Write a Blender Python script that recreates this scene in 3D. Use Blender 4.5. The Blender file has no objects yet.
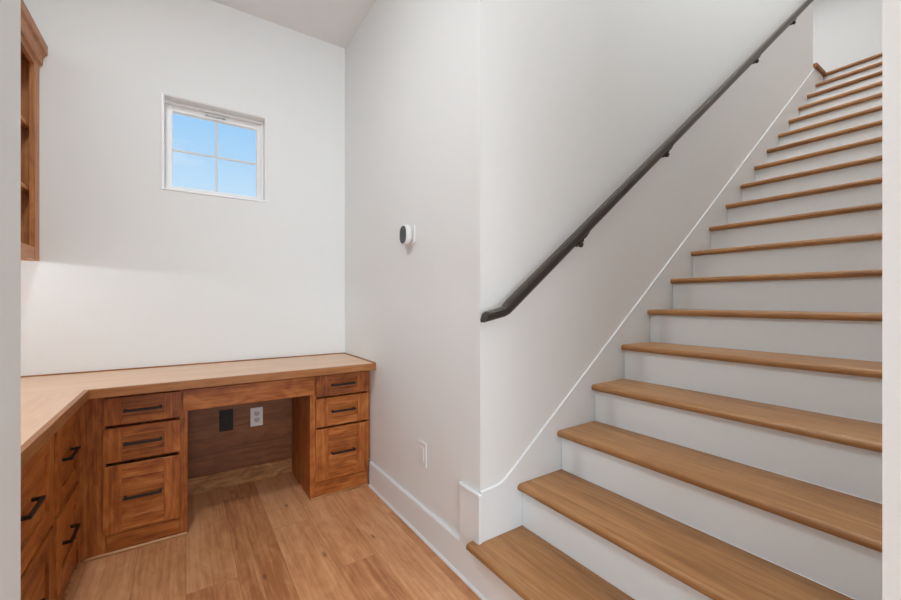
import bpy, bmesh, math
from mathutils import Vector, Matrix
C = bpy.context.scene
COL = C.collection
PI = math.pi

# ------------------------------------------------------------------ materials
def srgb(r, g, b):
    f = lambda v: (v/255/12.92) if v/255 <= .04045 else ((v/255+.055)/1.055)**2.4
    return (f(r), f(g), f(b), 1)

def new_mat(name):
    m = bpy.data.materials.new(name); m.use_nodes = True
    nt = m.node_tree
    return m, nt, nt.nodes['Principled BSDF']

def paint(name, col, rough=.55, bump=.02, scale=900):
    m, nt, b = new_mat(name)
    b.inputs['Base Color'].default_value = col
    b.inputs['Roughness'].default_value = rough
    b.inputs['Specular IOR Level'].default_value = .3
    if bump:
        tc = nt.nodes.new('ShaderNodeTexCoord'); n = nt.nodes.new('ShaderNodeTexNoise')
        n.inputs['Scale'].default_value = scale; n.inputs['Detail'].default_value = 2
        bp = nt.nodes.new('ShaderNodeBump'); bp.inputs['Strength'].default_value = bump
        bp.inputs['Distance'].default_value = .002
        nt.links.new(tc.outputs['Object'], n.inputs['Vector'])
        nt.links.new(n.outputs['Fac'], bp.inputs['Height'])
        nt.links.new(bp.outputs['Normal'], b.inputs['Normal'])
    return m

def plain(name, col, rough=.4, metal=0.0):
    m, nt, b = new_mat(name)
    b.inputs['Base Color'].default_value = col
    b.inputs['Roughness'].default_value = rough
    b.inputs['Metallic'].default_value = metal
    return m

def wood(name, dark, mid, light, axis='X', fine=1.0, rough=.42, knots=0.0, planks=None, spec=.4, rnd=.10):
    """procedural timber with the grain along one axis; planks=(width,length) cuts boards along Y"""
    m, nt, b = new_mat(name)
    N, L = nt.nodes.new, nt.links.new
    tc = N('ShaderNodeTexCoord'); oi = N('ShaderNodeObjectInfo')
    vec = tc.outputs['Object']
    off = N('ShaderNodeVectorMath'); off.operation = 'MULTIPLY_ADD'
    comb = N('ShaderNodeCombineXYZ')
    for i in range(3): L(oi.outputs['Random'], comb.inputs[i])
    off.inputs[1].default_value = (7.3, 5.1, 9.7)
    L(comb.outputs[0], off.inputs[0]); L(vec, off.inputs[2])
    v = off.outputs[0]
    cell = None
    if planks:
        w, l = planks
        sp = N('ShaderNodeSeparateXYZ'); L(vec, sp.inputs[0])
        def mth(op, a, bb):
            n = N('ShaderNodeMath'); n.operation = op
            for k, q in enumerate((a, bb)):
                if isinstance(q, (int, float)): n.inputs[k].default_value = q
                elif q is not None: L(q, n.inputs[k])
            return n.outputs[0]
        bx = mth('DIVIDE', sp.outputs[0], w); ix = mth('FLOOR', bx, None)
        st = mth('MULTIPLY', mth('FRACT', mth('MULTIPLY', ix, .381966), None), l)
        by = mth('DIVIDE', mth('ADD', sp.outputs[1], st), l); iy = mth('FLOOR', by, None)
        cv = N('ShaderNodeCombineXYZ'); L(ix, cv.inputs[0]); L(iy, cv.inputs[1])
        wn = N('ShaderNodeTexWhiteNoise'); wn.noise_dimensions = '3D'; L(cv.outputs[0], wn.inputs['Vector'])
        cell = wn.outputs['Value']
        o2 = N('ShaderNodeVectorMath'); o2.operation = 'MULTIPLY_ADD'
        L(wn.outputs['Color'], o2.inputs[0]); o2.inputs[1].default_value = (9, 9, 9); L(vec, o2.inputs[2])
        v = o2.outputs[0]
        fx = mth('FRACT', bx, None); fy = mth('FRACT', by, None)
        ex = mth('MULTIPLY', mth('MINIMUM', fx, mth('SUBTRACT', 1, fx)), w)
        ey = mth('MULTIPLY', mth('MINIMUM', fy, mth('SUBTRACT', 1, fy)), l)
        gap = mth('LESS_THAN', mth('MINIMUM', ex, ey), .0009)
    ai = 'XYZ'.index(axis)
    def grain(sc_along, sc_across, detail, dist):
        mp = N('ShaderNodeMapping')
        s = [sc_across]*3; s[ai] = sc_along
        mp.inputs['Scale'].default_value = s
        L(v, mp.inputs['Vector'])
        n = N('ShaderNodeTexNoise'); n.inputs['Scale'].default_value = 1
        n.inputs['Detail'].default_value = detail; n.inputs['Distortion'].default_value = dist
        n.inputs['Roughness'].default_value = .6
        L(mp.outputs[0], n.inputs['Vector']); return n.outputs['Fac']
    broad = grain(1.4*fine, 11*fine, 3, .9)
    streak = grain(3*fine, 95*fine, 4, .3)
    fineg = grain(9*fine, 420*fine, 2, 0)
    mix = N('ShaderNodeMath'); mix.operation = 'MULTIPLY_ADD'; L(streak, mix.inputs[0]); mix.inputs[1].default_value = .5
    m2 = N('ShaderNodeMath'); m2.operation = 'MULTIPLY'; L(broad, m2.inputs[0]); m2.inputs[1].default_value = .5
    L(m2.outputs[0], mix.inputs[2])
    m3 = N('ShaderNodeMath'); m3.operation = 'MULTIPLY_ADD'; L(fineg, m3.inputs[0]); m3.inputs[1].default_value = .22
    sb = N('ShaderNodeMath'); sb.operation = 'SUBTRACT'; L(mix.outputs[0], sb.inputs[0]); sb.inputs[1].default_value = .11
    L(sb.outputs[0], m3.inputs[2])
    fac = m3.outputs[0]
    if knots:
        mp = N('ShaderNodeMapping'); s = [14]*3; s[ai] = 5; mp.inputs['Scale'].default_value = s
        L(v, mp.inputs['Vector'])
        bl = N('ShaderNodeTexNoise'); bl.inputs['Scale'].default_value = 1; bl.inputs['Detail'].default_value = 5
        bl.inputs['Distortion'].default_value = 2.2
        L(mp.outputs[0], bl.inputs['Vector'])
        k = N('ShaderNodeMath'); k.operation = 'SUBTRACT'; L(bl.outputs['Fac'], k.inputs[0]); k.inputs[1].default_value = .5
        k2 = N('ShaderNodeMath'); k2.operation = 'MULTIPLY_ADD'; L(k.outputs[0], k2.inputs[0]); k2.inputs[1].default_value = knots
        L(fac, k2.inputs[2]); fac = k2.outputs[0]
    var = cell if cell is not None else oi.outputs['Random']
    vv = N('ShaderNodeMath'); vv.operation = 'MULTIPLY_ADD'; L(var, vv.inputs[0]); vv.inputs[1].default_value = rnd*2
    sv = N('ShaderNodeMath'); sv.operation = 'SUBTRACT'; L(fac, sv.inputs[0]); sv.inputs[1].default_value = rnd
    L(sv.outputs[0], vv.inputs[2])
    cr = N('ShaderNodeValToRGB'); e = cr.color_ramp.elements
    e[0].position = .30; e[0].color = dark; e[1].position = .72; e[1].color = light
    x = e.new(.5); x.color = mid
    L(vv.outputs[0], cr.inputs[0])
    col = cr.outputs[0]
    if planks:
        mx = N('ShaderNodeMix'); mx.data_type = 'RGBA'; L(gap, mx.inputs[0]); L(col, mx.inputs[6])
        mx.inputs[7].default_value = tuple(c*.95 for c in dark[:3])+(1,)
        col = mx.outputs[2]
    if planks:
        mpk = N('ShaderNodeMapping'); mpk.inputs['Scale'].default_value = (3.1, 1.15, 1); L(v, mpk.inputs['Vector'])
        vo = N('ShaderNodeTexVoronoi'); vo.voronoi_dimensions = '2D'; vo.inputs['Scale'].default_value = 1
        L(mpk.outputs[0], vo.inputs['Vector'])
        mr = N('ShaderNodeMapRange'); mr.inputs['From Min'].default_value = .008; mr.inputs['From Max'].default_value = .035
        mr.inputs['To Min'].default_value = .75; mr.inputs['To Max'].default_value = 0
        L(vo.outputs['Distance'], mr.inputs['Value'])
        mk = N('ShaderNodeMix'); mk.data_type = 'RGBA'; L(mr.outputs[0], mk.inputs[0]); L(col, mk.inputs[6])
        mk.inputs[7].default_value = tuple(c*.45 for c in dark[:3])+(1,)
        col = mk.outputs[2]
    L(col, b.inputs['Base Color'])
    b.inputs['Roughness'].default_value = rough
    b.inputs['Specular IOR Level'].default_value = spec
    bp = N('ShaderNodeBump'); bp.inputs['Strength'].default_value = .12; bp.inputs['Distance'].default_value = .001
    L(fineg, bp.inputs['Height']); L(bp.outputs[0], b.inputs['Normal'])
    return m

WALL = paint('wall_paint', srgb(238, 240, 240), .6)
CEIL = paint('ceiling_paint', srgb(242, 243, 243), .7)
TRIM = paint('trim_paint', srgb(238, 242, 244), .38, 0)
RISER = paint('riser_paint', srgb(236, 241, 243), .42, 0)
CAB = (srgb(114, 55, 15), srgb(165, 91, 36), srgb(200, 128, 66))
CAB_H = wood('stained_wood_horizontal', *CAB, axis='X', knots=.55, rnd=.05)
CAB_HY = wood('stained_wood_depthwise', *CAB, axis='Y', knots=.55, rnd=.05)
CAB_V = wood('stained_wood_vertical', *CAB, axis='Z', knots=.55, rnd=.05)
UPP_LIT = (srgb(150, 92, 50), srgb(188, 124, 74), srgb(208, 150, 102))  # wood tone lightened to stand in for light falling on this cabinet
UP_Y = wood('wall_cabinet_lit_wood_depthwise', *UPP_LIT, axis='Y', knots=.4, rnd=.03)
UP_V = wood('wall_cabinet_lit_wood_vertical', *UPP_LIT, axis='Z', knots=.4, rnd=.03)
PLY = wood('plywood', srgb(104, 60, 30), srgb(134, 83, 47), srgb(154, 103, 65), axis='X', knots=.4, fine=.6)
RAWTRIM = wood('base_strip_wood', srgb(132, 86, 50), srgb(176, 123, 78), srgb(202, 154, 108), axis='X', knots=.8)
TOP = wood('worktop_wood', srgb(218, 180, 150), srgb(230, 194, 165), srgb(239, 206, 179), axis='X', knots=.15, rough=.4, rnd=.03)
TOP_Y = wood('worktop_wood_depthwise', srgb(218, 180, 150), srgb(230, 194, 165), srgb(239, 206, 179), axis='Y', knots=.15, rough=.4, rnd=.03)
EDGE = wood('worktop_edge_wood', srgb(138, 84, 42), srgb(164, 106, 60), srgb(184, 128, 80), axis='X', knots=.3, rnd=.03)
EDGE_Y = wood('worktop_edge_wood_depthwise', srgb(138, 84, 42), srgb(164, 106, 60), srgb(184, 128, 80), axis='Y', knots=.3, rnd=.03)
OAK = wood('stair_oak', srgb(134, 91, 52), srgb(164, 117, 72), srgb(187, 144, 98), axis='Y', fine=1.1, knots=.12, rough=.4, rnd=.06)
OAK_X = wood('landing_edge_oak', srgb(134, 91, 52), srgb(164, 117, 72), srgb(187, 144, 98), axis='X', fine=1.1, rough=.4)
FLOOR = wood('plank_floor', srgb(172, 112, 70), srgb(208, 149, 103), srgb(227, 175, 131), axis='Y', fine=.8, knots=.35, rough=.4, planks=(.18, 1.22), rnd=.13)
BLACK = plain('black_metal', srgb(30, 28, 27), .45, .3)
RAILM = plain('dark_bronze_metal', srgb(72, 66, 61), .32, .6)
BLACKPL = plain('black_plate', srgb(10, 10, 12), .6)
WHITEPL = plain('white_plastic', srgb(236, 236, 236), .35)
GREYPL = plain('grey_plastic', srgb(200, 202, 204), .4)
SLOT = plain('slot_dark', srgb(50, 50, 52), .5)
FACE = paint('dark_grille', srgb(84, 85, 88), .5, .4, 1500)
SASH = plain('white_vinyl', srgb(250, 250, 250), .35)
MUNT = plain('grille_bar_white', srgb(224, 226, 228), .4)

g = bpy.data.materials.new('window_glass'); g.use_nodes = True
nt = g.node_tree; nt.nodes.remove(nt.nodes['Principled BSDF'])
tr = nt.nodes.new('ShaderNodeBsdfTransparent'); tr.inputs[0].default_value = (.97, .985, .98, 1)
gl = nt.nodes.new('ShaderNodeBsdfGlossy'); gl.inputs['Roughness'].default_value = .02
fr = nt.nodes.new('ShaderNodeFresnel'); fr.inputs[0].default_value = 1.3
mx = nt.nodes.new('ShaderNodeMixShader')
nt.links.new(fr.outputs[0], mx.inputs[0]); nt.links.new(tr.outputs[0], mx.inputs[1]); nt.links.new(gl.outputs[0], mx.inputs[2])
nt.links.new(mx.outputs[0], nt.nodes['Material Output'].inputs[0])
GLASS = g

# ------------------------------------------------------------------ mesh helpers
class MB:
    """collects bevelled boxes, prisms, tubes and lathes into ONE mesh object"""
    def __init__(s): s.bm = bmesh.new(); s.mats = []
    def mi(s, m):
        if m not in s.mats: s.mats.append(m)
        return s.mats.index(m)
    def merge(s, b, m):
        i = s.mi(m)
        for f in b.faces: f.material_index = i
        me = bpy.data.meshes.new('tmp'); b.to_mesh(me); b.free()
        s.bm.from_mesh(me); bpy.data.meshes.remove(me)
    def box(s, x0, x1, y0, y1, z0, z1, m, bev=.0012, seg=1):
        b = bmesh.new(); bmesh.ops.create_cube(b, size=1)
        sx, sy, sz = x1-x0, y1-y0, z1-z0
        for v in b.verts:
            v.co = Vector(((x0+x1)/2+v.co.x*sx, (y0+y1)/2+v.co.y*sy, (z0+z1)/2+v.co.z*sz))
        bev = min(bev, .45*min(sx, sy, sz))
        if bev > 0:
            bmesh.ops.bevel(b, geom=b.edges[:], offset=bev, segments=seg, affect='EDGES', profile=.5)
        s.merge(b, m); return s
    def prism(s, pts, axis, a0, a1, m, bev=0):
        """2-D outline extruded along an axis. axis 'X': pts are (y,z); 'Y': (x,z); 'Z': (x,y)"""
        def to3(p, a):
            return {'X': (a, p[0], p[1]), 'Y': (p[0], a, p[1]), 'Z': (p[0], p[1], a)}[axis]
        b = bmesh.new()
        A = [b.verts.new(to3(p, a0)) for p in pts]; B = [b.verts.new(to3(p, a1)) for p in pts]
        b.faces.new(A); b.faces.new(B[::-1])
        for i in range(len(pts)):
            j = (i+1) % len(pts); b.faces.new((A[j], A[i], B[i], B[j]))
        bmesh.ops.recalc_face_normals(b, faces=b.faces[:])
        if bev: bmesh.ops.bevel(b, geom=b.edges[:], offset=bev, segments=1, affect='EDGES')
        s.merge(b, m); return s
    def lathe(s, prof, origin, axis, m, n=40):
        """profile [(r,h)] revolved about 'axis' direction vector through origin"""
        q = Vector((0, 0, 1)).rotation_difference(Vector(axis).normalized())
        b = bmesh.new(); rings = []
        for r, h in prof:
            if r < 1e-6: rings.append([b.verts.new(Vector(origin)+q @ Vector((0, 0, h)))])
            else: rings.append([b.verts.new(Vector(origin)+q @ Vector((r*math.cos(2*PI*k/n), r*math.sin(2*PI*k/n), h))) for k in range(n)])
        for a, c in zip(rings, rings[1:]):
            for k in range(n):
                k2 = (k+1) % n
                if len(a) == 1 and len(c) > 1: b.faces.new((a[0], c[k], c[k2]))
                elif len(c) == 1 and len(a) > 1: b.faces.new((a[k], a[k2], c[0]))
                elif len(a) > 1: b.faces.new((a[k], a[k2], c[k2], c[k]))
        bmesh.ops.recalc_face_normals(b, faces=b.faces[:])
        for f in b.faces: f.smooth = True
        s.merge(b, m); return s
    def sweep(s, frames, m, smooth=False):
        """frames: list of lists of points (rings), capped"""
        b = bmesh.new(); R = [[b.verts.new(p) for p in fr] for fr in frames]
        n = len(R[0])
        for a, c in zip(R, R[1:]):
            for k in range(n):
                f = b.faces.new((a[k], a[(k+1) % n], c[(k+1) % n], c[k])); f.smooth = smooth
        b.faces.new(R[0][::-1]); b.faces.new(R[-1])
        bmesh.ops.recalc_face_normals(b, faces=b.faces[:])
        s.merge(b, m); return s
    def tube(s, pts, r, m, n=12):
        frames = []
        P = [Vector(p) for p in pts]
        for i, p in enumerate(P):
            d = (P[min(i+1, len(P)-1)]-P[max(i-1, 0)]).normalized()
            u = d.cross(Vector((1, 0, .001))).normalized(); w = d.cross(u)
            frames.append([p+r*(math.cos(2*PI*k/n)*u+math.sin(2*PI*k/n)*w) for k in range(n)])
        return s.sweep(frames, m, True)
    def build(s, name, parent=None):
        root = parent
        while root is not None and root.parent is not None: root = root.parent
        org = root.location.copy() if root is not None else None
        if org is None:
            mn = [min(v.co[i] for v in s.bm.verts) for i in range(3)]; mxx = [max(v.co[i] for v in s.bm.verts) for i in range(3)]
            org = Vector(((mn[0]+mxx[0])/2, (mn[1]+mxx[1])/2, mn[2]))
        for v in s.bm.verts: v.co -= org
        me = bpy.data.meshes.new(name); s.bm.to_mesh(me); s.bm.free()
        for m in s.mats: me.materials.append(m)
        o = bpy.data.objects.new(name, me); COL.objects.link(o)
        if parent is not None: o.parent = parent
        else: o.location = org
        return o

def thing(name, label, cat, loc, group=None):
    o = bpy.data.objects.new(name, None); COL.objects.link(o)
    o.location = loc; o.empty_display_size = .1
    o['label'] = label; o['category'] = cat
    if group: o['group'] = group
    return o
def tag(o, label, cat, group=None):
    o['label'] = label; o['category'] = cat
    if group: o['group'] = group
    return o
def struct(o):
    o['kind'] = 'structure'; return o

# ------------------------------------------------------------------ key dimensions (metres)
XW, YB, YS, ZC = .967, 2.807, 1.231, 2.965      # wall with outlet, wall with window, stair wall, ceiling
XL = -.92                                        # wall behind the left cabinets
YR = .148                                        # right-hand stair wall
RUN, RISE, NX, NZ = .2454, .18, .9152, .194      # stairs: first nose and step
XTOP = 5.047                                     # end of the stair wall
NT = 18
LX, LZ = NX+NT*RUN, NZ+NT*RISE                   # landing nose
BX0, BX1, BY0 = -3.2, XW, -4.2                   # the room the picture is taken from

# ------------------------------------------------------------------ room shell
fl = MB(); fl.box(BX0-.15, XW+.6, BY0-.15, YB+.15, -.1, 0, FLOOR, 0); struct(fl.build('floor'))

# wall with window: opening
wx0, wx1, wz0, wz1 = -.100, .446, 1.785, 2.333
w = MB()
w.box(XL-.15, wx0, YB, YB+.15, 0, ZC, WALL, 0).box(wx1, XW+.15, YB, YB+.15, 0, ZC, WALL, 0)
w.box(wx0, wx1, YB, YB+.15, 0, wz0, WALL, 0).box(wx0, wx1, YB, YB+.15, wz1, ZC, WALL, 0)
struct(w.build('wall_back'))
struct(MB().box(XL-.15, XL, .75, YB, 0, ZC, WALL, 0).build('wall_left'))
# the wall with the outlet and the stair wall are one L-shaped corner; built as two structures
struct(MB().box(XW, XW+.12, YS+.12, YB, 0, ZC, WALL, 0).build('wall_right'))
struct(MB().box(XW, XTOP, YS, YS+.12, 0, 6.0, WALL, 0).build('wall_stair'))
struct(MB().box(XW, XTOP+3.2, YR-.12, YR, 0, 6.0, WALL, 0).build('wall_stair_right'))
struct(MB().box(BX0, -.178, .63, .75, 0, ZC, WALL, 0).build('wall_front_left'))
# room behind the camera: side walls, far wall with a wide glazed opening
struct(MB().box(XW, XW+.12, BY0, YR-.12, 0, ZC, WALL, 0).build('wall_hall_right'))
struct(MB().box(BX0-.15, BX0, BY0, .63, 0, ZC, WALL, 0).build('wall_hall_left'))
ox0, ox1, oz1 = -2.4, .8, 2.5
w = MB()
w.box(BX0-.15, ox0, BY0-.15, BY0, 0, ZC, WALL, 0).box(ox1, XW+.12, BY0-.15, BY0, 0, ZC, WALL, 0)
w.box(ox0, ox1, BY0-.15, BY0, oz1, ZC, WALL, 0)
struct(w.build('wall_hall_rear'))
struct(MB().box(BX0-.15, XW, BY0-.15, YB+.15, ZC, ZC+.15, CEIL, 0).build('ceiling'))
struct(MB().box(XW-.12, XW, YR, YS, ZC+.15, 6.0, WALL, 0).build('wall_upper_left'))
struct(MB().box(XW, XTOP+3.2, YR-.12, 4.2, 6.0, 6.12, CEIL, 0).build('ceiling_upper'))
struct(MB().box(XTOP+3.2, XTOP+3.35, YR-.12, 4.2, 3.0, 6.12, WALL, 0).build('wall_landing'))
struct(MB().box(XW+.12, XTOP+3.2, 4.08, 4.2, LZ, 6.0, WALL, 0).build('wall_landing_left'))
lf = MB(); lf.box(LX+.03, XTOP+3.2, YR, 4.08, LZ-.25, LZ-.028, WALL, 0)
lf.box(XTOP, LX+.03, YS, 4.08, LZ-.25, LZ-.028, WALL, 0)
lf.box(LX+.06, XTOP+3.2, YR, 4.08, LZ-.028, LZ, OAK_X, 0).box(XTOP, LX+.06, YS+.06, 4.08, LZ-.028, LZ, OAK_X, 0)
struct(lf.build('floor_landing'))

# ------------------------------------------------------------------ baseboard and stair trim
BBT = .014
b = MB()
prof = [(XW, 0), (XW-BBT, 0), (XW-BBT, .142), (XW-BBT+.004, .149), (XW, .149)]
b.prism([(x, z) for x, z in prof], 'Y', 1.353, 2.318, TRIM)
b.prism([(x, z) for x, z in [(XW, 0), (XW-BBT, 0), (XW-BBT, .139), (XW, .139)]], 'Y', YR+.002, 1.353, TRIM)
struct(b.build('baseboard_right'))
q = MB()
q.prism([(XW-BBT, 0), (XW-BBT-.008, 0), (XW-BBT-.0075, .006), (XW-BBT-.004, .011), (XW-BBT, .012)], 'Y', YR+.002, 2.318, TRIM)
struct(q.build('trim_3'))
# plinth block that turns the corner at the foot of the stair
p = MB()
p.box(XW-BBT, XW, YS-.012, 1.352, .139, .372, TRIM, .001)
p.box(XW-BBT-.004, XW, YS-.015, 1.356, .372, .388, TRIM, .003)
struct(p.build('trim_2'))
# skirt board along the stair wall, with a small cap bead
sk0, sk1, sk2 = (XW, .392), (1.045, .400), (XTOP, 3.384)
SKT = .006
s = MB()
s.prism([(XW, .139), (XW+.25, .139), (XTOP+.3, LZ-.31), (LX, LZ-.03), (XTOP, LZ-.03), (XTOP, sk2[1]), (1.10, .418), (1.075, .405), (1.045, .398), (XW, .392)], 'Y', YS-SKT, YS-.0005, TRIM)
cap = [(XW, .392), (1.045, .398), (1.075, .405), (1.10, .418), (XTOP, sk2[1])]
fr = []
for i, (x, z) in enumerate(cap):
    fr.append([(x, YS-.0005, z-.008), (x, YS-SKT-.001, z-.008), (x, YS-SKT-.0018, z-.004), (x, YS-SKT+.001, z-.001), (x, YS-.0005, z+.002)])
s.sweep(fr, TRIM)
struct(s.build('trim_1'))

# ------------------------------------------------------------------ staircase
st = thing('staircase', 'straight indoor staircase with oak treads and white risers', 'staircase', (NX+2, .69, 0))
def nose_profile(x0, x1, z1, t=.029, r=.0135):
    """(x,z) outline of a tread: round nose at x0, square back at x1"""
    pts = []
    for k in range(9):
        a = PI/2+PI*k/8
        pts.append((x0+r+math.cos(a)*r, z1-t/2+math.sin(a)*t/2))
    return pts+[(x1, z1-t), (x1, z1)]
def tread(x0, x1, z, ya, yb, ret=0):
    m = MB(); m.prism(nose_profile(x0, x1, z), 'Y', ya, yb, OAK)
    return m
YE = YS-SKT-.001
for i in range(NT):
    x, z = NX+i*RUN, NZ+i*RISE
    m = tread(x, x+RUN+.026, z, YR+.001, YE)
    if i == 0:      # the lowest nosing runs past the corner of the plinth
        m.prism(nose_profile(x, XW-BBT-.0045, z), 'Y', YE, 1.254, OAK)
    o = m.build('tread', st)
for i in range(NT+1):
    x, z = NX+i*RUN, NZ+i*RISE
    if i == 0: continue       # the lowest riser is the baseboard face
    MB().box(x+.027, x+.040, YR+.001, YE, z-RISE+.0005, z-.0295, RISER, 0).build('riser', st)
MB().box(XW+.001, XW+.012, YR+.001, YE, .001, NZ-.0295, RISER, 0).build('riser', st)
# landing nosing, across the top and back along the open side
m = MB(); m.prism(nose_profile(LX, LX+.06, LZ), 'Y', YR+.001, YS-.020, OAK)
m.build('landing_nosing', st)
m = MB(); m.prism([(y, z) for y, z in [(YS-.030, LZ-.029), (YS-.034, LZ-.014), (YS-.030, LZ), (YS+.058, LZ), (YS+.058, LZ-.029)]], 'X', XTOP+.001, LX+.04, OAK_X)
m.build('landing_nosing', st)

# ------------------------------------------------------------------ handrail
RS = .753
hr = thing('handrail', 'dark metal handrail fixed along the white stair wall', 'handrail', (1.0, YS, .9))
YC = 1.168
sec = [(-.019, -.008), (-.011, -.017), (.011, -.017), (.019, -.008), (.019, .010), (.013, .017), (-.013, .017), (-.019, .010)]
def ring(x, z, lean, k=1.0):
    # section kept upright, leaned by 'lean' (dx per dz)
    return [(x+lean*v*1.0, YC+u, z+v*k) for u, v in sec]
kx, kz = 1.044, 1.108
ex, ez = 5.02, 1.108+RS*(5.02-1.044)
r = MB()
r.sweep([ring(.938, kz-.027, 0.55, 1.15), ring(kx-.012, kz-.007, -.10, 1.1), ring(kx+.006, kz+.003, -.45, 1.1), ring(kx+.03, kz+RS*.03, -RS, 1.0), ring(ex, ez, -RS, 1.0)], RAILM)
r.build('rail', hr)
for bx in (1.49, 2.23, 3.48, 4.26):
    zr = kz+RS*(bx+.02-kx)-.0165               # underside of the rail above the arm
    bz = zr-.034
    br = MB()
    br.lathe([(0, 0), (.021, 0), (.021, .004), (.017, .008), (0, .009)], (bx, YS, bz), (0, -1, 0), RAILM, 24)
    bo = br.build('bracket', hr)
    a = MB(); a.tube([(bx, YS-.008, bz), (bx-.002, YS-.030, bz-.008), (bx-.003, YC+.012, bz-.012), (bx+.002, YC-.004, bz-.008), (bx+.014, YC-.004, bz+.010), (bx+.016, YC, zr-.006)], .0085, RAILM)
    a.lathe([(0, -.013), (.008, -.011), (.012, -.003), (.0125, .003), (.009, .011), (0, .013)], (bx-.002, YC-.008, bz-.012), (0, 0, 1), RAILM, 16)
    a.build('arm', bo)
    sd = MB(); zf = lambda x: kz+RS*(x-kx)-.0167
    L0, L1 = bx-.004, bx+.064
    sd.sweep([[(xx, YC-.014, zf(xx)), (xx, YC+.014, zf(xx)), (xx, YC+.010, zf(xx)-hh), (xx, YC-.012, zf(xx)-hh)] for xx, hh in ((L0, .004), (L0+.016, .016), (L0+.036, .020), (L1-.012, .014), (L1, .003))], RAILM)
    sd.build('saddle', bo)

# ------------------------------------------------------------------ base cabinets
FY, FRY = 2.322, 2.339        # drawer-front face and face-frame plane of the run under the window
ZB = .7265                    # underside of the worktop
def bar_pull(mb, c, axis, L, out):
    """square bar pull; axis 'X' with out=(0,-1), axis 'Y' with out=(1,0)"""
    x, y, z = c; t = .005
    if axis == 'X':
        mb.box(x-L/2, x+L/2, y-.030, y-.020, z-t, z+t, BLACK, .001)
        for sx in (-1, 1):
            xx = x+sx*(L/2-.006); mb.box(xx-.005, xx+.005, y-.0205, y, z-t, z+t, BLACK, .0008)
    else:
        mb.box(x+.020, x+.030, y-L/2, y+L/2, z-t, z+t, BLACK, .001)
        for sy in (-1, 1):
            yy = y+sy*(L/2-.006); mb.box(x, x+.0205, yy-.005, yy+.005, z-t, z+t, BLACK, .0008)
def drawer_x(root, x0, x1, z0, z1, stile, rail, pz=None):
    m = MB(); y0, y1 = FY, FRY-.001
    m.box(x0, x0+stile, y0, y1, z0, z1, CAB_V).box(x1-stile, x1, y0, y1, z0, z1, CAB_V)
    m.box(x0+stile, x1-stile, y0+.0004, y1, z0, z0+rail, CAB_H).box(x0+stile, x1-stile, y0+.0004, y1, z1-rail, z1, CAB_H)
    m.box(x0+stile, x1-stile, y0+.009, y1, z0+rail, z1-rail, CAB_H, 0)
    d = m.build('drawer', root)
    h = MB(); bar_pull(h, ((x0+x1)/2, y0+.009, pz or (z0+z1)/2), 'X', .142, None)
    o = h.build('handle', d); o['label'] = 'black bar pull'
def drawer_y(root, y0, y1, z0, z1, stile, rail, xf):
    m = MB(); a, b_ = xf-.017, xf
    m.box(a, b_, y0, y0+stile, z0, z1, CAB_V).box(a, b_, y1-stile, y1, z0, z1, CAB_V)
    m.box(a, b_-.0004, y0+stile, y1-stile, z0, z0+rail, CAB_HY).box(a, b_-.0004, y0+stile, y1-stile, z1-rail, z1, CAB_HY)
    m.box(a, b_-.009, y0+stile, y1-stile, z0+rail, z1-rail, CAB_HY, 0)
    d = m.build('drawer', root)
    h = MB(); bar_pull(h, (xf-.009, (y0+y1)/2, (z0+z1)/2), 'Y', .142, None)
    o = h.build('handle', d); o['label'] = 'black bar pull'

GRP = 'drawer base cabinets'
# unit left of the knee space, with the corner filler
XF = -.367                                   # drawer-front face of the left run
D = thing('drawer_cabinet', 'three-drawer wooden base cabinet left of the knee space, in the corner', 'cabinet', (-.17, 2.56, 0), GRP)
def carcass(x0, x1, s0, s1, root):
    """side stiles, rails and a recessed core, so the joints between the drawers are real gaps"""
    m = MB(); yb, zt = YB-.001, ZB-.0005
    m.box(x0, s0, FRY, yb, 0, zt, CAB_V, .001).box(s1, x1, FRY, yb, 0, zt, CAB_V, .001)
    m.box(s0, s1, FRY, yb, 0, .094, CAB_H, 0).box(s0, s1, FRY, yb, .712, zt, CAB_H, 0)
    m.box(s0, s1, FRY+.07, yb, .094, .712, CAB_V, 0)
    return m
carcass(XF-.016, .016, -.288, -.022, D).build('body', D)
m = MB(); m.box(-.285, -.018, FRY-.006, FRY-.0005, .022, .088, CAB_H, .001); m.build('base_rail', D)
m = MB(); m.box(XF+.004, .016, FRY-.013, FRY-.0005, .0005, .014, RAWTRIM, .004); m.build('shoe_moulding', D)
for z0, z1, rl in ((.582, .706, .036), (.416, .570, .043), (.098, .400, .062)):
    drawer_x(D, -.297, -.013, z0, z1, .064, rl)
# unit right of the knee space
E_ = thing('drawer_cabinet', 'three-drawer wooden base cabinet right of the knee space, against the wall', 'cabinet', (.78, 2.56, 0), GRP)
m = carcass(.601, .952, .640, .941, E_)
m.box(.952, XW-.001, FRY+.006, YB-.03, .16, ZB-.0005, CAB_V, .001); m.build('body', E_)
m = MB(); m.box(.625, .945, FRY-.006, FRY-.0005, .022, .092, CAB_H, .001); m.build('base_rail', E_)
m = MB(); m.box(.601, .95, FRY-.011, FRY-.0005, .0005, .011, RAWTRIM, .003); m.build('shoe_moulding', E_)
for z0, z1, rl in ((.588, .710, .036), (.412, .577, .045), (.100, .400, .066)):
    drawer_x(E_, .631, .950, z0, z1, .072, rl)
# apron drawer across the knee space
A = MB(); A.box(-.003, .620, FY, FRY-.001, .606, .709, CAB_H, .0015)
A.box(.017, .600, FRY-.001, FRY+.015, .615, ZB-.001, CAB_H, 0)
tag(A.build('desk_apron'), 'flat wooden apron board across the top of the knee space', 'apron')
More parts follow.
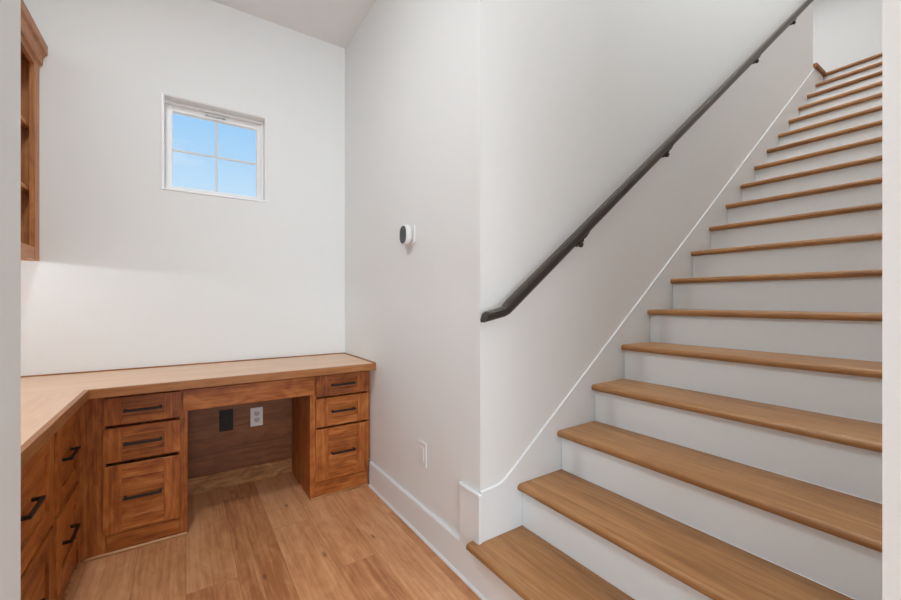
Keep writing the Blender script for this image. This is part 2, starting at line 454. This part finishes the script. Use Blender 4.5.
# back panel of the knee space
K = thing('back_panel', 'plywood panel on the wall at the back of the knee space', 'panel', (.31, YB, 0))
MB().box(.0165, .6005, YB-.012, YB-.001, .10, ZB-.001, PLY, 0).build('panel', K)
m = MB(); m.box(.0165, .6005, YB-.022, YB-.001, .0005, .0995, RAWTRIM, .002)
m.build('base_strip', K)
# left run
def left_cab(y0, y1, label, dy0, dy1):
    r_ = thing('drawer_cabinet', label, 'cabinet', ((XL+XF)/2, (y0+y1)/2, 0), GRP)
    m = MB(); m.box(XL+.001, XF-.0175, y0, y1, 0, ZB-.0005, CAB_V, .001); m.build('body', r_)
    m = MB(); m.box(XF-.017, XF-.012, dy0, dy1, .022, .088, CAB_HY, .001); m.build('base_rail', r_)
    m = MB(); m.box(XF-.017, XF-.006, y0, y1 if y1 < 2.3 else 2.318, .0005, .014, RAWTRIM, .004); m.build('shoe_moulding', r_)
    for z0, z1, rl in ((.390, .706, .062), (.098, .374, .062)):
        drawer_y(r_, dy0, dy1, z0, z1, .066, rl, XF)
left_cab(1.902, 2.337, 'two-drawer wooden base cabinet on the left, nearest the inside corner', 1.925, 2.288)
left_cab(1.330, 1.900, 'two-drawer wooden base cabinet at the left edge, nearest the viewer', 1.345, 1.885)

# ------------------------------------------------------------------ worktop
T = thing('countertop', 'L-shaped wooden desk worktop running under the window and along the left wall', 'countertop', (0, 2.5, ZB))
YF = 2.244; XFR = -.333; ZT = .765
m = MB(); m.box(XL+.001, XW-.001, YF+.018, YB-.001, ZB, ZT, TOP, .0008); m.build('slab', T)
m = MB(); m.box(XL+.001, XFR-.018, 1.315, YF+.0172, ZB, ZT, TOP_Y, .0008); m.build('slab', T)
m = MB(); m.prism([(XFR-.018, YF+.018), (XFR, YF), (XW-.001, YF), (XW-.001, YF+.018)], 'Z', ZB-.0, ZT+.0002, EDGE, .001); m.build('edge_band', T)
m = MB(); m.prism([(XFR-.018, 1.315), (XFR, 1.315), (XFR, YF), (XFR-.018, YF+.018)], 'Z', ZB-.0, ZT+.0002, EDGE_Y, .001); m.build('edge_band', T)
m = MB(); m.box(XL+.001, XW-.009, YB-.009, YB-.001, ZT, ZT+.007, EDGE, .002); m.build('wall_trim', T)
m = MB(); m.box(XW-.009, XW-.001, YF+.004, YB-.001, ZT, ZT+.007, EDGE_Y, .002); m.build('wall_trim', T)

# ------------------------------------------------------------------ open wall cabinet on the left wall
U = thing('wall_cabinet', 'open wooden wall cabinet with crown moulding at the upper left', 'cabinet', (-.76, 1.95, 1.342))
ux0, ux1 = XL+.001, -.600            # back and front-frame face
uy0, uy1 = 1.0, YB-.001
uz0, uz1 = 1.342, 2.350
m = MB()
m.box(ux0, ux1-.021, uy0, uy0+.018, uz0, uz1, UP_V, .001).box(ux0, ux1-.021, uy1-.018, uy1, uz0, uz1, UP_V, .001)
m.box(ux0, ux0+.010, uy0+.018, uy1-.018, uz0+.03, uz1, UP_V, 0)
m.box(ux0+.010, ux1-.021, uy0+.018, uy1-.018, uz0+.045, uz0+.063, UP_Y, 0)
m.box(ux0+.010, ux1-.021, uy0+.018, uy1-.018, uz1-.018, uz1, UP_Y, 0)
m.build('body', U)
m = MB()
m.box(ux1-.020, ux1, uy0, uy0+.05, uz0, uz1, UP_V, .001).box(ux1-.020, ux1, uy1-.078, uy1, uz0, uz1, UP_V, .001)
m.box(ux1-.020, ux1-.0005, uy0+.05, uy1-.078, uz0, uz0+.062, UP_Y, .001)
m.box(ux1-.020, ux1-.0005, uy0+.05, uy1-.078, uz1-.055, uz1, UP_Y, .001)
m.build('face_frame', U)
for zs in (2.003, 1.695):
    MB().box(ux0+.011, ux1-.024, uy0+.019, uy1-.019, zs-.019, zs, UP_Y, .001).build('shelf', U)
m = MB()
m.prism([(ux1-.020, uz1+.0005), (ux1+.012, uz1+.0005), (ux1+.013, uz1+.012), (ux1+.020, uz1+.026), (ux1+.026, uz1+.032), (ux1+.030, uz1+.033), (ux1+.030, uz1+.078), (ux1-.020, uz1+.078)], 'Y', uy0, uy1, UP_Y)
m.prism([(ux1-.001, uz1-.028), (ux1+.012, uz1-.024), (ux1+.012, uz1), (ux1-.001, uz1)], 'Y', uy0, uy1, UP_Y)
m.build('crown_moulding', U)
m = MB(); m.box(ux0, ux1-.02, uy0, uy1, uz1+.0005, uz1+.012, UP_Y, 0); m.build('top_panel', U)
m = MB(); m.box(-.80, -.775, uy0+.1, uy1-.05, uz0+.030, uz0+.0445, WHITEPL, .002); m.build('light_strip', U)

# ------------------------------------------------------------------ window
W = bpy.data.objects.new('window_1', None); COL.objects.link(W); W.location = ((wx0+wx1)/2, YB+.1, wz0); struct(W)
m = MB(); j = .008
m.box(wx0, wx0+j, YB-.0004, YB+.105, wz0, wz1, SASH, .001).box(wx1-j, wx1, YB-.0004, YB+.105, wz0, wz1, SASH, .001)
m.box(wx0+j, wx1-j, YB-.0004, YB+.105, wz0, wz0+j, SASH, .001).box(wx0+j, wx1-j, YB-.0004, YB+.105, wz1-j, wz1, SASH, .001)
fl_ = .006
m.box(wx0-fl_, wx0+.003, YB-.006, YB-.0005, wz0-.004, wz1+.001, SASH, .001).box(wx1-.003, wx1+.002, YB-.006, YB-.0005, wz0-.004, wz1+.001, SASH, .001)
m.box(wx0+.003, wx1-.003, YB-.006, YB-.0005, wz0-.004, wz0+.003, SASH, .001).box(wx0+.003, wx1-.003, YB-.006, YB-.0005, wz1-.003, wz1+.001, SASH, .001)
m.build('jamb_liner', W)
m = MB(); sw = .037; st_ = .048; ya, yb = YB+.085, YB+.125
x0, x1, z0, z1 = wx0+j, wx1-j, wz0+j, wz1-j
m.box(x0, x0+sw, ya, yb, z0, z1, SASH, .003).box(x1-sw, x1, ya, yb, z0, z1, SASH, .003)
m.box(x0+sw, x1-sw, ya, yb, z0, z0+sw, SASH, .003).box(x0+sw, x1-sw, ya, yb, z1-st_, z1, SASH, .003)
m.box(x0, x1, ya-.022, ya, z1-.016, z1, SASH, .003).box(x1-.014, x1, ya-.022, ya, z0, z1-.016, SASH, .003)
m.build('sash', W)
xc, zc = (x0+x1)/2, (z0+sw+z1-st_)/2-.003
m = MB(); m.box(xc-.0065, xc+.0065, YB+.100, YB+.108, z0+sw, z1-st_, MUNT, .001).box(x0+sw, x1-sw, YB+.1005, YB+.1075, zc-.0065, zc+.0065, MUNT, .001)
m.build('grille', W)
m = MB(); m.box(x0+sw-.003, x1-sw+.003, YB+.110, YB+.114, z0+sw-.003, z1-st_+.003, GLASS, 0); m.build('pane', W)
m = MB(); m.box(xc-.062, xc+.048, ya-.012, ya-.0005, z1-st_+.014, z1-st_+.018, GREYPL, .001).box(xc-.06, xc-.045, ya-.014, ya-.0005, z1-st_+.0125, z1-st_+.0205, GREYPL, .001).box(xc+.035, xc+.047, ya-.014, ya-.0005, z1-st_+.0125, z1-st_+.0205, GREYPL, .001)
m.build('vent_latch', W)

# ------------------------------------------------------------------ small wall devices
def rounded(cx, cy, w_, h_, r_, n=6):
    pts = []
    for sx, sy, a0 in ((1, 1, 0), (-1, 1, 90), (-1, -1, 180), (1, -1, 270)):
        for k in range(n+1):
            a = math.radians(a0+90*k/n)
            pts.append((cx+sx*(w_/2-r_)+r_*math.cos(a), cy+sy*(h_/2-r_)+r_*math.sin(a)))
    return pts
ty, tz = 1.806, 1.478
t = thing('thermostat', 'small round white thermostat with dark grey face on the wall', 'thermostat', (XW, ty, tz-.05))
m = MB(); m.prism(rounded(ty-.004, tz+.002, .098, .098, .016), 'X', XW-.008, XW-.0005, WHITEPL, .001); m.build('mounting_plate', t)
m = MB(); m.prism(rounded(ty, tz, .066, .084, .030), 'X', XW-.018, XW-.008, GREYPL, .001)
m.prism(rounded(ty, tz, .082, .104, .040, 10), 'X', XW-.044, XW-.016, WHITEPL, .004); m.build('housing', t)
m = MB(); m.prism(rounded(ty, tz, .068, .090, .033, 10), 'X', XW-.046, XW-.0442, FACE, .0006); m.build('face', t)

oy, oz = 1.680, .398
o1 = thing('wall_outlet', 'white rectangular outlet plate low on the wall above the baseboard', 'outlet', (XW, oy, oz-.058))
m = MB(); m.prism(rounded(oy, oz, .075, .117, .004), 'X', XW-.006, XW-.0005, WHITEPL, .0015); m.build('cover_plate', o1)
m = MB(); m.box(XW-.009, XW-.006, oy-.019, oy+.019, oz-.036, oz+.036, WHITEPL, .001)
m.build('receptacle', o1)

yk = YB-.012
o2 = thing('wall_outlet', 'white double outlet on the plywood back of the knee space', 'outlet', (.387, yk, .346))
m = MB(); m.prism(rounded(.387, .405, .072, .117, .004), 'Y', yk-.006, yk-.0005, WHITEPL, .0015); m.build('cover_plate', o2)
for dz in (-.020, .020):
    m = MB(); m.prism(rounded(.387, .405+dz, .033, .028, .009), 'Y', yk-.0085, yk-.006, GREYPL, .0005)
    for dx in (-.0065, .0065): m.box(.387+dx-.0012, .387+dx+.0012, yk-.0091, yk-.0084, .405+dz-.002, .405+dz+.007, SLOT, 0)
    m.box(.3845, .3895, yk-.0091, yk-.0084, .405+dz-.010, .405+dz-.005, SLOT, 0)
    m.build('receptacle', o2)
bk = MB()
fx0, fx1, fz0, fz1 = .181, .255, .345, .474
bk.box(fx0, fx1, yk-.006, yk-.0005, fz0, fz1, BLACKPL, .0015)
bk.box(fx0+.018, fx1-.018, yk-.009, yk-.006, fz0+.028, fz1-.028, BLACKPL, .002)
tag(bk.build('cable_plate'), 'black cable plate on the plywood back of the knee space', 'wall plate')

# ------------------------------------------------------------------ sky seen through the window
wd = bpy.data.worlds.new('sky'); C.world = wd; wd.use_nodes = True
nt = wd.node_tree; N, L = nt.nodes.new, nt.links.new
bg = nt.nodes['Background']
tc = N('ShaderNodeTexCoord'); sp = N('ShaderNodeSeparateXYZ'); L(tc.outputs['Generated'], sp.inputs[0])
cr = N('ShaderNodeValToRGB'); e = cr.color_ramp.elements
e[0].position = 0; e[0].color = srgb(236, 244, 252); e[1].position = .62; e[1].color = srgb(112, 176, 242)
x = e.new(.24); x.color = srgb(196, 227, 255); x = e.new(.42); x.color = srgb(146, 204, 255)
L(sp.outputs[2], cr.inputs[0])
mp = N('ShaderNodeMapping'); mp.inputs['Scale'].default_value = (6, 6, 16); L(tc.outputs['Generated'], mp.inputs[0])
no = N('ShaderNodeTexNoise'); no.inputs['Scale'].default_value = 1; no.inputs['Detail'].default_value = 6; L(mp.outputs[0], no.inputs['Vector'])
c2 = N('ShaderNodeValToRGB'); c2.color_ramp.elements[0].position = .5; c2.color_ramp.elements[1].position = .75
c2.color_ramp.elements[1].color = (.7, .7, .7, 1)
L(no.outputs['Fac'], c2.inputs[0])
mx = N('ShaderNodeMix'); mx.data_type = 'RGBA'; L(c2.outputs[0], mx.inputs[0]); L(cr.outputs[0], mx.inputs[6]); mx.inputs[7].default_value = srgb(240, 246, 252)
L(mx.outputs[2], bg.inputs[0]); bg.inputs[1].default_value = 1.0

# ------------------------------------------------------------------ lights
def area(name, loc, rot, sx, sy, power, col=(1, 1, 1)):
    l = bpy.data.lights.new(name, 'AREA'); l.shape = 'RECTANGLE'; l.size = sx; l.size_y = sy
    l.energy = power; l.color = col
    o = bpy.data.objects.new(name, l); COL.objects.link(o); o.location = loc; o.rotation_euler = rot; return o
# daylight through the wide glazing behind the camera
area('daylight', ((ox0+ox1)/2, BY0-.02, 1.3), (PI/2, 0, 0), ox1-ox0, 2.4, 96, (.87, .945, 1))
# unseen fill lights added overhead to brighten the stair and landing
area('landing_fill', (6.6, 2.2, 5.98), (0, 0, 0), 1.5, 1.5, 26, (1, .99, .97))
area('stairwell_fill', (2.0, .7, 5.98), (0, 0, 0), 1.6, .6, 50, (1, .985, .98))
area('upper_stair_fill', (4.4, .7, 5.98), (0, 0, 0), 1.0, .6, 16, (1, .985, .975))
# unseen fill lights added under the downstairs ceiling, nook and hall
for i, (x, y, e) in enumerate(((-.30, 1.25, 18), (-.9, -1.0, 2.5), (.5, -2.6, 12))):
    l = bpy.data.lights.new('ceiling_fill', 'AREA'); l.shape = 'DISK'; l.size = .2; l.energy = e; l.color = (.88, .96, 1)
    o = bpy.data.objects.new('ceiling_fill', l); COL.objects.link(o); o.location = (x, y, ZC-.004)
# LED strip under the wall cabinet
for y in (1.3, 1.7, 2.1, 2.45):
    l = bpy.data.lights.new('cabinet_led', 'POINT'); l.energy = 1.3; l.shadow_soft_size = .006; l.color = (.86, .95, 1)
    o = bpy.data.objects.new('cabinet_led', l); COL.objects.link(o); o.location = (-.787, y, uz0+.014)

# ------------------------------------------------------------------ camera
cam = bpy.data.cameras.new('camera'); co = bpy.data.objects.new('camera', cam); COL.objects.link(co)
co.location = (0, 0, 1.14); co.rotation_euler = (PI/2, 0, -.592)
cam.sensor_width = 36; cam.lens = 397.2/901*36; cam.clip_start = .01
cam.shift_y = 1.4/901; cam.shift_x = -.17/901
C.camera = co
vs = C.view_settings
vs.view_transform = 'Standard'; vs.look = 'None'; vs.gamma = 1; vs.use_curve_mapping = False
vs.exposure = 0.0
